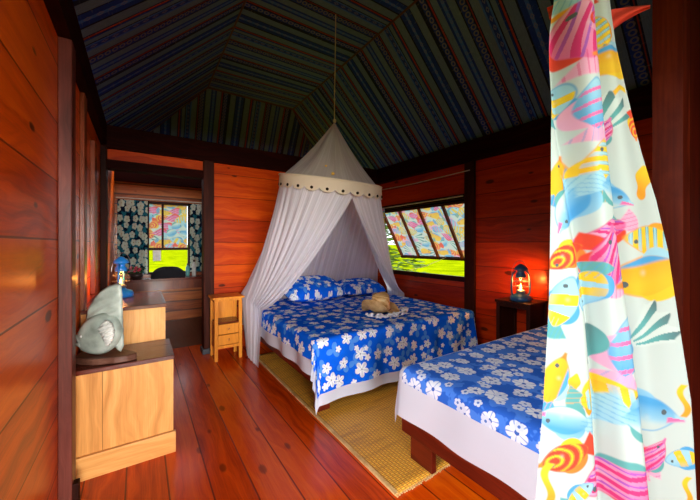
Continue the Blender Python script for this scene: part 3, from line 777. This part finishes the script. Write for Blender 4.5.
# ------------------------------------------------------------------ beds
def drape(x0, x1, y0, y1, zt_, dl, dr, df, db, lift, fl_=.10, res=.014, rad=.03, hem=0., wob=.012, seed=0, flat=1.):
    """cloth laid over a block and hanging dl/dr/df/db over its left/right/front/back"""
    X0, X1, Y0, Y1 = x0-dl, x1+dr, y0-df, y1+db
    nu, nv = int((X1-X0)/res), int((Y1-Y0)/res)
    mb = MB(); mb.uv = []
    for j in range(nv+1):
        for i in range(nu+1):
            a = X0+(X1-X0)*i/nu; b = Y0+(Y1-Y0)*j/nv
            mb.uv.append((a-X0, b-Y0))
            cx_, cy_ = min(max(a, x0+rad), x1-rad), min(max(b, y0+rad), y1-rad)
            ex, ey = a-cx_, b-cy_; r = math.hypot(ex, ey)
            if r < 1e-9: mb.v.append((a, b, zt_+lift+.006*noise.noise((a*4, b*4, seed)))); continue
            ux, uy = ex/r, ey/r
            arc = rad*PI/2
            if r < arc:
                q = r/rad; out = rad*math.sin(q); z = zt_-rad*(1-math.cos(q)); h = 0
            else:
                h = r-arc; out = rad+h*fl_; z = zt_-rad-h*math.sqrt(1-fl_*fl_)
            fold = wob*math.sin((a*uy*uy+b*ux*ux)*17+seed+3*noise.noise((a*2, b*2, seed)))*min(1, h/.2)
            fold += .5*wob*math.sin(math.atan2(uy, ux)*9)*min(1, h/.2)*(4*ux*ux*uy*uy)
            out += fold+lift
            mb.v.append((cx_+ux*out, cy_+uy*out, max(.022, z+lift*.7+.006*noise.noise((cx_*4, cy_*4, seed))*(1 if h == 0 else 0))))
    w = nu+1
    for j in range(nv):
        for i in range(nu): mb.f.append((j*w+i, j*w+i+1, (j+1)*w+i+1, (j+1)*w+i))
    return mb
def bed(label, x0, x1, y0, y1, rail_z0, rail_z1, mat_top, legs):
    t = thing('platform_bed', label, 'bed', ((x0+x1)/2, (y0+y1)/2, 0))
    th = .035
    obj('side_rail', MB().box(x0, x0+th, y0, y1, rail_z0, rail_z1), W_RED, t, bevel=.003); obj('side_rail', MB().box(x1-th, x1, y0, y1, rail_z0, rail_z1), W_RED, t, bevel=.003)
    obj('end_rail', MB().box(x0+th, x1-th, y0, y0+th, rail_z0, rail_z1), W_RED, t, bevel=.003); obj('end_rail', MB().box(x0+th, x1-th, y1-th, y1, rail_z0, rail_z1), W_RED, t, bevel=.003)
    obj('slat_base', MB().box(x0+th, x1-th, y0+th, y1-th, rail_z1-.04, rail_z1-.015), W_RED, t)
    for (a, b, c, d) in legs: obj('leg', MB().box(a, b, c, d, .014 if c > ry0-.02 and d < ry1 and b < rx1+.01 else .0, rail_z0), W_RED, t, bevel=.003)
    return t
B1 = (1.05, 2.93, 2.035, 3.86); zb = .55
bed('dark red platform bed under the mosquito net, beside the window', 1.08, 2.9, 2.055, 3.84, .2, .33, .5,
    [(1.085, 1.19, 2.056, 2.12), (2.72, 2.82, 2.056, 2.12), (1.09, 1.19, 3.78, 3.82), (2.78, 2.88, 3.78, 3.82)])
tag(obj('white_sheet', drape(*B1, zb-.008, .235, .2, .435, .05, 0, seed=1), M_SHEET, smooth=True, org=(2, 2.9, .3)), 'white sheet hanging in a pointed corner below the royal blue bedspread', 'sheet')
tag(obj('blue_bedspread', drape(*B1, zb-.004, .135, .13, .36, .03, .008, seed=1), M_BLUE1, smooth=True, org=(2, 2.9, .3)), 'royal blue bedspread with white star-like flowers on the bed under the net', 'bedspread')
# pillows under flower cloth
def pillow(cx_, cy_, zc, w, d, h, tilt, label, rz=0):
    def fn(u, v):
        a, b = u*2-1, v*2-1
        e = (max(0, 1-abs(a)**4)*max(0, 1-abs(b)**4))**.5
        return a, b, e
    mb = MB(); n = 28; mb.uv = []
    R = Matrix.Rotation(rz, 3, 'Z') @ Matrix.Rotation(tilt, 3, 'X')
    for sgn in (1, -1):
        b0_ = len(mb.v)
        for j in range(n+1):
            for i in range(n+1):
                a, b, e = fn(i/n, j/n)
                pinch = 1-.06*(1-abs(a*b))*0
                v = R @ Vector((a*w/2*(1-.05*b*b), b*d/2*(1-.07*a*a), sgn*e*h/2*(1 if sgn > 0 else .6)))
                mb.v.append((cx_+v.x, cy_+v.y, zc+v.z)); mb.uv.append((a*w/2+cx_, b*d/2+cy_+.3*(sgn < 0)))
        for j in range(n):
            for i in range(n):
                q = (b0_+j*(n+1)+i, b0_+j*(n+1)+i+1, b0_+(j+1)*(n+1)+i+1, b0_+(j+1)*(n+1)+i)
                mb.f.append(q if sgn > 0 else q[::-1])
    tag(obj('pillow', mb, M_BLUE1, smooth=True, org=(cx_, cy_, zc)), label, 'pillow', 'pillows at the head of the bed under the net')
pillow(1.80, 3.56, .685, .80, .48, .24, .34, 'plump royal blue flowered pillow standing highest at the head of the netted bed', .05)
pillow(2.55, 3.57, .65, .62, .46, .18, .22, 'flatter royal blue flowered pillow on the window side of the netted bed', -.1)
# second bed
B2 = (1.235, 3.14, .46, 1.375)
bed('dark red platform bed in the right foreground, partly behind the fish curtain', 1.25, 3.1, .47, 1.34, .18, .33, .5,
    [(1.30, 1.335, 1.16, 1.32), (1.30, 1.335, .50, .62), (2.98, 3.015, 1.17, 1.33), (2.98, 3.015, .48, .64)])
tag(obj('white_sheet', drape(*B2, zb-.008, .235, .04, .05, .16, 0, seed=5, fl_=.09, wob=.008, rad=.05), M_SHEET, smooth=True, org=(2.2, .9, .3)), 'white sheet showing as a band below the mid blue hibiscus bedspread', 'sheet')
tag(obj('blue_bedspread', drape(*B2, zb-.004, .055, .03, .03, -.065, .008, seed=5, fl_=.09, wob=.008, rad=.05), M_BLUE2, smooth=True, org=(2.2, .9, .3)), 'mid blue bedspread with white hibiscus outlines on the foreground bed', 'bedspread')

# ------------------------------------------------------------------ straw hat + shell garland
hc = Vector((1.99, 2.43, .572)); ht = thing('straw_hat', 'golden straw sun hat with floppy curled brim lying on the netted bed', 'hat', tuple(hc))
def hatfn(u, v):
    a = u*2*PI
    # v: 0 crown top .. 1 brim edge
    if v < .25: r = .086*v/.25; z = .20-.035*(v/.25)**2
    elif v < .5: q = (v-.25)/.25; r = .086+.018*q**.6; z = .165-.15*q**1.3
    else:
        q = (v-.5)/.5; r = .104+.105*q
        z = .015+q*q*(.045*math.sin(a*2+.6)+.01*math.sin(a*5))-.005*q
        if math.cos(a-3.4) > .2: z += q*.13*(math.cos(a-3.4)-.2)
    r *= 1+.05*math.sin(a*2)+(.04*math.sin(3*a) if v < .5 else 0)
    z -= .02*math.exp(-((r*math.cos(a))**2+(r*math.sin(a)-.02)**2)/.001)*(v < .3)
    return (hc.x+r*math.cos(a), hc.y+r*math.sin(a)*.9, hc.z+max(-.005, z)+.008)
obj('hat_body', MB().grid(hatfn, 48, 28), M_STRAW, ht, smooth=True, weld=True, solid=.004)
bnd = MB().tube([(hc.x+.107*math.cos(a)*(1+.05*math.sin(a*2)+.04*math.sin(3*a)), hc.y+.098*math.sin(a)*(1+.05*math.sin(a*2)+.04*math.sin(3*a)), hc.z+.035) for a in [2*PI*i/40 for i in range(41)]], .006, 6)
tag(obj('hat_band', bnd, W_SLAB, ht), 'thin dark hat band')
gl = thing('shell_garland', 'white shell garland lying against the near edge of the straw hat', 'garland', (hc.x, hc.y-.2, zb))
gpts = []
for i in range(34):
    a = -2.75+2.1*i/33; gpts.append(Vector((hc.x+.245*math.cos(a), hc.y+.225*math.sin(a), .578)))
obj('string', MB().tube(gpts, .003, 5), M_SHELL, gl)
sh = MB()
for i in range(84):
    q = gpts[random.randrange(34)]
    R = Matrix.Rotation(random.uniform(0, 6), 3, 'Z') @ Matrix.Rotation(random.uniform(-.6, .6), 3, 'Y')
    sh.ball(q+Vector((random.uniform(-.018, .018), random.uniform(-.018, .018), random.uniform(0, .03))), .019, .012, .010, 7, 5, R)
tag(obj('shells', sh, M_SHELL, gl, smooth=True), 'small white shells', None, None, 'stuff')

# ------------------------------------------------------------------ mosquito net
NC = Vector((1.535, 2.635, 0)); RR = Vector((C33, -S33, 0)); FF = Vector((S33, C33, 0)); r0 = .475
net = thing('mosquito_net', 'white conical mosquito net hung by a cord over the flowered bed, its sides drawn apart', 'mosquito net', (NC.x, NC.y, 0))
def ring(ph, r=r0, dz=0):
    c, s = math.cos(ph), math.sin(ph)
    return NC+RR*(r*c)-FF*(r*s)+Vector((0, 0, 1.835+dz-.062*c-.068*s))
top = Vector((1.565, 2.62, 2.43))
mb = MB(); mb.uv = []
nu, nv = 120, 20
for j in range(nv+1):
    for i in range(nu+1):
        a = 2*PI*i/nu; q = j/nv
        P = top.lerp(ring(a), q); sag = .05*math.sin(PI*q)*(1+.35*math.cos(a*8))
        P -= Vector((0, 0, sag)); mb.v.append(tuple(P)); mb.uv.append((i/nu*2, q))
for j in range(nv):
    for i in range(nu):
        b = j*(nu+1)+i; mb.f.append((b, b+1, b+nu+2, b+nu+1))
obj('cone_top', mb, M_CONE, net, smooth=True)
val = MB().grid(lambda u, v: ring(u*2*PI, r0+.012+.006*v, .02-v*(.085+.034*abs(math.cos(u*12*2*PI))**.6)), 384, 10)
vo = obj('valance', val, M_VAL, net, smooth=True)
obj('valance_hem', MB().tube([ring(2*PI*i/60, r0+.012, .018) for i in range(61)], .009, 6), M_VAL, vo, smooth=True)
for i in range(24):
    a = 2*PI*(i)/24; p_ = ring(a, r0+.021, -.072)
    n = (RR*math.cos(a)-FF*math.sin(a)); z = Vector((0, 0, 1)); t_ = n.cross(z)
    obj('button', MB().tube([p_-n*.004, p_+n*.003], .0125, 12), M_BTN, vo)
for k_, (a, q) in enumerate(((1.48, .86), (1.66, .72))):
    p_ = top.lerp(ring(a), q)-Vector((0, 0, .06*math.sin(PI*q))); n = -FF*.9+Vector((0, 0, .45))
    obj('embroidered_flower', MB().tube([p_+n*.012, p_+n*.018], .014 if k_ == 0 else .009, 10), M_YEL, net)
obj('hanging_cord', MB().tube([top-Vector((0, 0, .02)), (1.566, 2.62, 2.7), (1.573, 2.62, 2.95), (1.58, 2.62, zt-.004)], .0045, 6), M_WIRE, net)
for dz_, q_ in ((.01, 1), (.22, .6), (.30, .5)): obj('cord_knot', MB().ball(top+Vector((.002, 0, dz_)), .017*q_, .017*q_, .022*q_, 10, 6), M_WIRE, net, smooth=True)
def bez(p, t):
    p = [Vector(x) for x in p]
    while len(p) > 1: p = [p[i].lerp(p[i+1], t) for i in range(len(p)-1)]
    return p[0]
def lerp(a, b, t): return a+(b-a)*t
def netpanel(name, pa, pb, ctrl, pleats, mat, nu=150, nv=60, amp=.012, label=None):
    mb = MB(); mb.uv = []
    rows = [[None]*(nu+1) for _ in range(nv+1)]
    for i in range(nu+1):
        s = i/nu; T = ring(lerp(pa, pb, s), r0-.004, .0)
        pts = ctrl(s, T); 
        out = (T-Vector((NC.x, NC.y, T.z))).normalized()
        for j in range(nv+1):
            t = j/nv
            if t < .72: P = bez([T]+pts[:-1], t/.72)
            else: P = pts[-2].lerp(pts[-1], (t-.72)/.28)
            w = amp*(1+.4*math.sin(s*31))*min(1, t*4)
            P = P+out*(w*math.sin(s*pleats*2*PI+.6*math.sin(t*3)))
            if P.z < .008: P.z = .008
            mb.v.append(None); rows[j][i] = P
    mb.v = [tuple(rows[j][i]) for j in range(nv+1) for i in range(nu+1)]
    mb.uv = [(i/nu*abs(pb-pa)*.5, j/nv) for j in range(nv+1) for i in range(nu+1)]
    for j in range(nv):
        for i in range(nu):
            b = j*(nu+1)+i; mb.f.append((b, b+1, b+nu+2, b+nu+1))
    return tag(obj(name, mb, mat, net, smooth=True), label)
ph0 = math.radians(56)
def cl(s, T):      # left side, gathered over the bed's edge and down to the floor
    A = Vector((lerp(.99, .972, s), lerp(3.03, 3.76, s), lerp(.60, .66, s)))
    G = Vector((lerp(.985, 1.0, s**.8), lerp(3.13, 3.60, s**.8), .01))
    m1 = Vector((T.x, T.y, 0)).lerp(Vector((A.x, A.y, 0)), lerp(.30, .2, s)); m1.z = lerp(1.25, 1.4, s)
    m2 = Vector((T.x, T.y, 0)).lerp(Vector((A.x, A.y, 0)), lerp(.72, .75, s)); m2.z = lerp(.72, .98, s)
    return [m1, m2, A, G]
netpanel('side_netting', ph0, math.radians(235), cl, 17, M_NET)
def cr(s, T):      # right side
    A = Vector((lerp(2.99, 3.02, s), lerp(3.16, 3.55, s), lerp(.58, .62, s)))
    G = Vector((3.03, lerp(3.2, 3.55, s), .25))
    m1 = Vector((T.x, T.y, 0)).lerp(Vector((A.x, A.y, 0)), .22); m1.z = 1.3
    m2 = Vector((T.x, T.y, 0)).lerp(Vector((A.x, A.y, 0)), .62); m2.z = lerp(.82, .95, s)
    return [m1, m2, A, G]
netpanel('side_netting', math.radians(70), math.radians(-60), cr, 12, M_NET, 110)
def cb(s, T):      # rear
    A = Vector((lerp(1.02, 3.1, s), 3.88, .62)); G = Vector((A.x, 3.90, .3))
    m1 = T.lerp(A, .2); m1.z = 1.5; m2 = T.lerp(A, .7); m2.z = 1.0
    return [m1, m2, A, G]
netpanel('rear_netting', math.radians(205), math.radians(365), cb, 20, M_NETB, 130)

# ------------------------------------------------------------------ big fish curtain in the foreground
F0 = .88; f_ = 315.
left_e = [(-60, 559), (0, 558), (60, 556), (130, 553), (200, 552), (300, 549), (400, 543), (500, 536), (620, 530)]
right_e = [(-60, 606), (0, 612), (40, 618), (90, 630), (150, 645), (200, 660), (250, 671), (330, 681), (400, 690), (500, 694), (620, 700)]
strip_c = [(-60, 572), (0, 574), (60, 578), (130, 584), (230, 596), (320, 610), (400, 620), (500, 628), (620, 636)]
def itp(tab, v): return float(np.interp(v, [a for a, b in tab], [b for a, b in tab]))
nu, nv = 300, 760; v0, v1 = -60, 620
mb = MB(); PX = np.zeros(((nv+1)*(nu+1), 2))
cam0 = Vector((0, 0, 1.25))
k = 0
for j in range(nv+1):
    v = lerp(v0, v1, j/nv); L_, R_, Sc = itp(left_e, v), itp(right_e, v), itp(strip_c, v)
    wd = R_-L_; tight = min(1, wd/150)
    for i in range(nu+1):
        s = i/nu; u = lerp(L_, R_, s)
        d = (u-Sc)/13
        dep = -.045*math.exp(-d*d*d*d*.8)                                  # main ridge towards the viewer
        dep += .028*math.exp(-((u-Sc+19)/6)**2)+.012*math.exp(-((u-Sc-21)/8)**2)  # valleys either side
        dep += .007*math.sin(s*14+v*.004)*(1.6-tight)
        dep += .006*math.sin(s*5+1+v*.01)
        F = F0+dep
        # real lateral position of the cloth in its own plane
        mb.v.append(tuple(cam0*1+FF*F+RR*((u-350)/f_*F0)+Vector((0, 0, (244-v)/f_*F0)))); PX[k] = (u, -v); k += 1
for j in range(nv):
    for i in range(nu):
        b = j*(nu+1)+i; mb.f.append((b, b+1, b+nu+2, b+nu+1))
FISH = [
 (573, 40, 30, 100, 'pink'), (584, 28, 10, 80, 'pink'), (598, 30, 18, 120, 'angel'), (611, 60, 27, 190, 'yellow'), (614, 92, 15, 10, 'wave'), (560, 100, 18, 75, 'band'), (566, 8, 14, 20, 'wave'),
 (582, 112, 24, 90, 'bluepink'), (613, 115, 22, 60, 'fan'), (604, 134, 14, 70, 'pink'), (638, 125, 12, 280, 'red'), (562, 178, 20, 80, 'yellow'), (588, 170, 24, 85, 'angel'), (569, 208, 22, 250, 'blue'), (607, 195, 22, -20, 'blue'),
 (645, 182, 18, 80, 'blob'), (604, 232, 24, 200, 'pink'), (652, 240, 26, 175, 'angel'), (566, 256, 20, 215, 'red'), (600, 258, 26, 95, 'pink'), (586, 290, 20, 260, 'band'), (650, 276, 38, 192, 'yellow'), (562, 302, 26, 70, 'band'),
 (653, 330, 27, 40, 'fan'), (618, 342, 30, 80, 'bluepink'), (596, 345, 20, 85, 'leaf'), (554, 380, 24, 70, 'yellow'), (572, 384, 12, 75, 'blob'), (608, 398, 30, 5, 'angel'), (645, 414, 32, -8, 'blue'), (564, 420, 26, 170, 'blue'), (566, 457, 25, 200, 'red'),
 (615, 480, 33, 205, 'pink'), (655, 458, 18, 60, 'pink'), (684, 401, 16, 85, 'wave'), (682, 458, 16, 190, 'band'), (548, 485, 22, 80, 'wave'), (582, 495, 16, 30, 'band'), (640, 500, 14, 85, 'leaf'), (686, 490, 14, 80, 'wave'),
 (560, 530, 24, 190, 'angel'), (600, 545, 26, 20, 'blue'), (650, 540, 30, 190, 'yellow'), (570, 580, 24, 40, 'fan'), (620, 585, 26, 160, 'red'), (670, 590, 24, 10, 'angel'), (570, -20, 22, 80, 'blue'), (596, -25, 20, 70, 'red')]
curt = thing('fish_print_curtain', 'large white curtain printed with bright tropical fish hanging in the right foreground', 'curtain', tuple(cam0+FF*F0+RR*((615-350)/f_*F0)-Vector((0, 0, 1.0))))
cc = obj('curtain_cloth', mb, M_FISHC, curt, smooth=True)
set_print(cc, paint(PX, [(a, -b, s, ang, kd) for a, b, s, ang, kd in FISH]))
ctop = cam0+FF*F0+RR*((583-350)/f_*F0)
rz = 1.25+(244+67)/f_*F0
struct('trim_30', MB().tube([Vector((ctop.x, ctop.y, rz))-RR*.14, Vector((ctop.x, ctop.y, rz))+RR*.30], .014, 10), W_NPOST)
struct('trim_31', MB().bar(Vector((ctop.x, ctop.y, rz))+RR*.29+FF*.01, (1.47, .245, rz), .03, .03), W_NPOST)
# red chiffon tie
def tie(P, w):
    return P
tz = lambda v: 1.25+(244-v)/f_*F0
def at(u, v, d=0): return cam0+FF*(F0+d)+RR*((u-350)/f_*(F0+d))+Vector((0, 0, (244-v)/f_*(F0+d)))
rt = thing('red_tie', 'red chiffon scarf tied round the top of the fish print curtain', 'scarf', tuple(at(612, 20, .05)))
rb = MB().grid(lambda u, v: at(lerp(607, 650, u), lerp(lerp(12, 5, u**.5), lerp(40, 8, u**.6), v), .055+.012*math.sin(v*6+u*3)), 24, 8)
obj('scarf_tail', rb, M_REDTIE, rt, smooth=True, solid=.002)
rb = MB().grid(lambda u, v: at(lerp(547, 575, u)+3*v, lerp(lerp(8, -4, u), lerp(20, 12, u), v), .045+.01*math.sin(v*6)), 12, 8)
obj('scarf_tail', rb, M_REDTIE, rt, smooth=True, solid=.002)
obj('scarf_knot', MB().tube([at(572, 5, .05), at(590, 8, .06), at(612, 16, .055)], .012, 8), M_REDTIE, rt, smooth=True)

# ------------------------------------------------------------------ outside
struct('ground', MB().box(-300, 600, -200, 800, -.75, -.6), M_GRASS)
for x, y, r, lab in ((6.2, 7.6, 1.5, 'pale leafy bush on the lawn beyond the bed window'),):
    b = thing('leafy_bush', lab, 'bush', (x, y, -.6)); lm = MB(); rnd = random.Random(3)
    for i in range(1500):
        a, e, q = rnd.uniform(0, 6.28), rnd.uniform(-.9, 1.57), rnd.random()**.4
        c = Vector((x+r*q*math.cos(a)*math.cos(e), y+r*q*math.sin(a)*math.cos(e), 1.1+r*1.1*q*math.sin(e)))
        R = Matrix.Rotation(rnd.uniform(0, 6.28), 3, 'Z') @ Matrix.Rotation(rnd.uniform(-1, 1), 3, 'X')
        l_ = .16; q4 = [R @ Vector(k_) for k_ in ((-l_, 0, 0), (0, -.05, .01), (l_, 0, 0), (0, .05, .01))]
        n0 = len(lm.v); lm.v += [tuple(c+k_) for k_ in q4]; lm.f.append((n0, n0+1, n0+2, n0+3))
    obj('foliage', lm, M_HEDGE, b); obj('stem', MB().tube([(x, y, -.6), (x+.05, y, .3), (x, y, 1.4)], [.1, .07, .03], 8), M_STEM, b)

# ------------------------------------------------------------------ light
w = bpy.data.worlds.new('sky'); scn.world = w; w.use_nodes = True
bgn = w.node_tree.nodes['Background']; bgn.inputs[0].default_value = (.84, .92, 1, 1); bgn.inputs[1].default_value = 1.6
sun = bpy.data.lights.new('sun', 'SUN'); sun.energy = 3.0; sun.angle = .03; sun.color = (1, .95, .85)
so = bpy.data.objects.new('sun', sun); col.objects.link(so); so.rotation_euler = (math.radians(-28), math.radians(30), 0)
def area(name, loc, rot, sx, sy, e, c, portal=False):
    l = bpy.data.lights.new(name, 'AREA'); l.shape = 'RECTANGLE'; l.size = sx; l.size_y = sy; l.energy = e; l.color = c
    if portal: l.cycles.is_portal = True
    o = bpy.data.objects.new(name, l); col.objects.link(o); o.location = loc; o.rotation_euler = rot
area('rear_fill_light', (0, -9.5, 1.9), (PI/2, 0, 0), 10.5, 2.6, 2750, (1, .96, .92))  # added fill lamp, stands in for daylight through the unseen rear doorway
area('left_fill_light', (-3.2, .1, 3.0), (0, -PI/2+.56, 0), 1.6, 3.4, 215, (1, .97, .94))  # added fill lamp outside the unseen opening in the left wall
area('doorway_portal', ((XL+DX)/2, YR-.02, .96), (PI/2, 0, 0), DX-XL, 1.92, 1, (1, 1, 1), True)
area('window_portal', (XR+.1, 3.13, 1.3), (0, PI/2, 0), .95, 1.6, 1, (1, 1, 1), True)
area('alcove_portal', (.4, YA+.09, 1.35), (-PI/2, 0, 0), .62, 1.15, 1, (1, 1, 1), True)
vs = scn.view_settings; vs.view_transform = 'Standard'; vs.look = 'None'; vs.gamma = 1; vs.use_curve_mapping = False; vs.exposure = .74
scn.cycles.max_bounces = 8; scn.cycles.transparent_max_bounces = 16
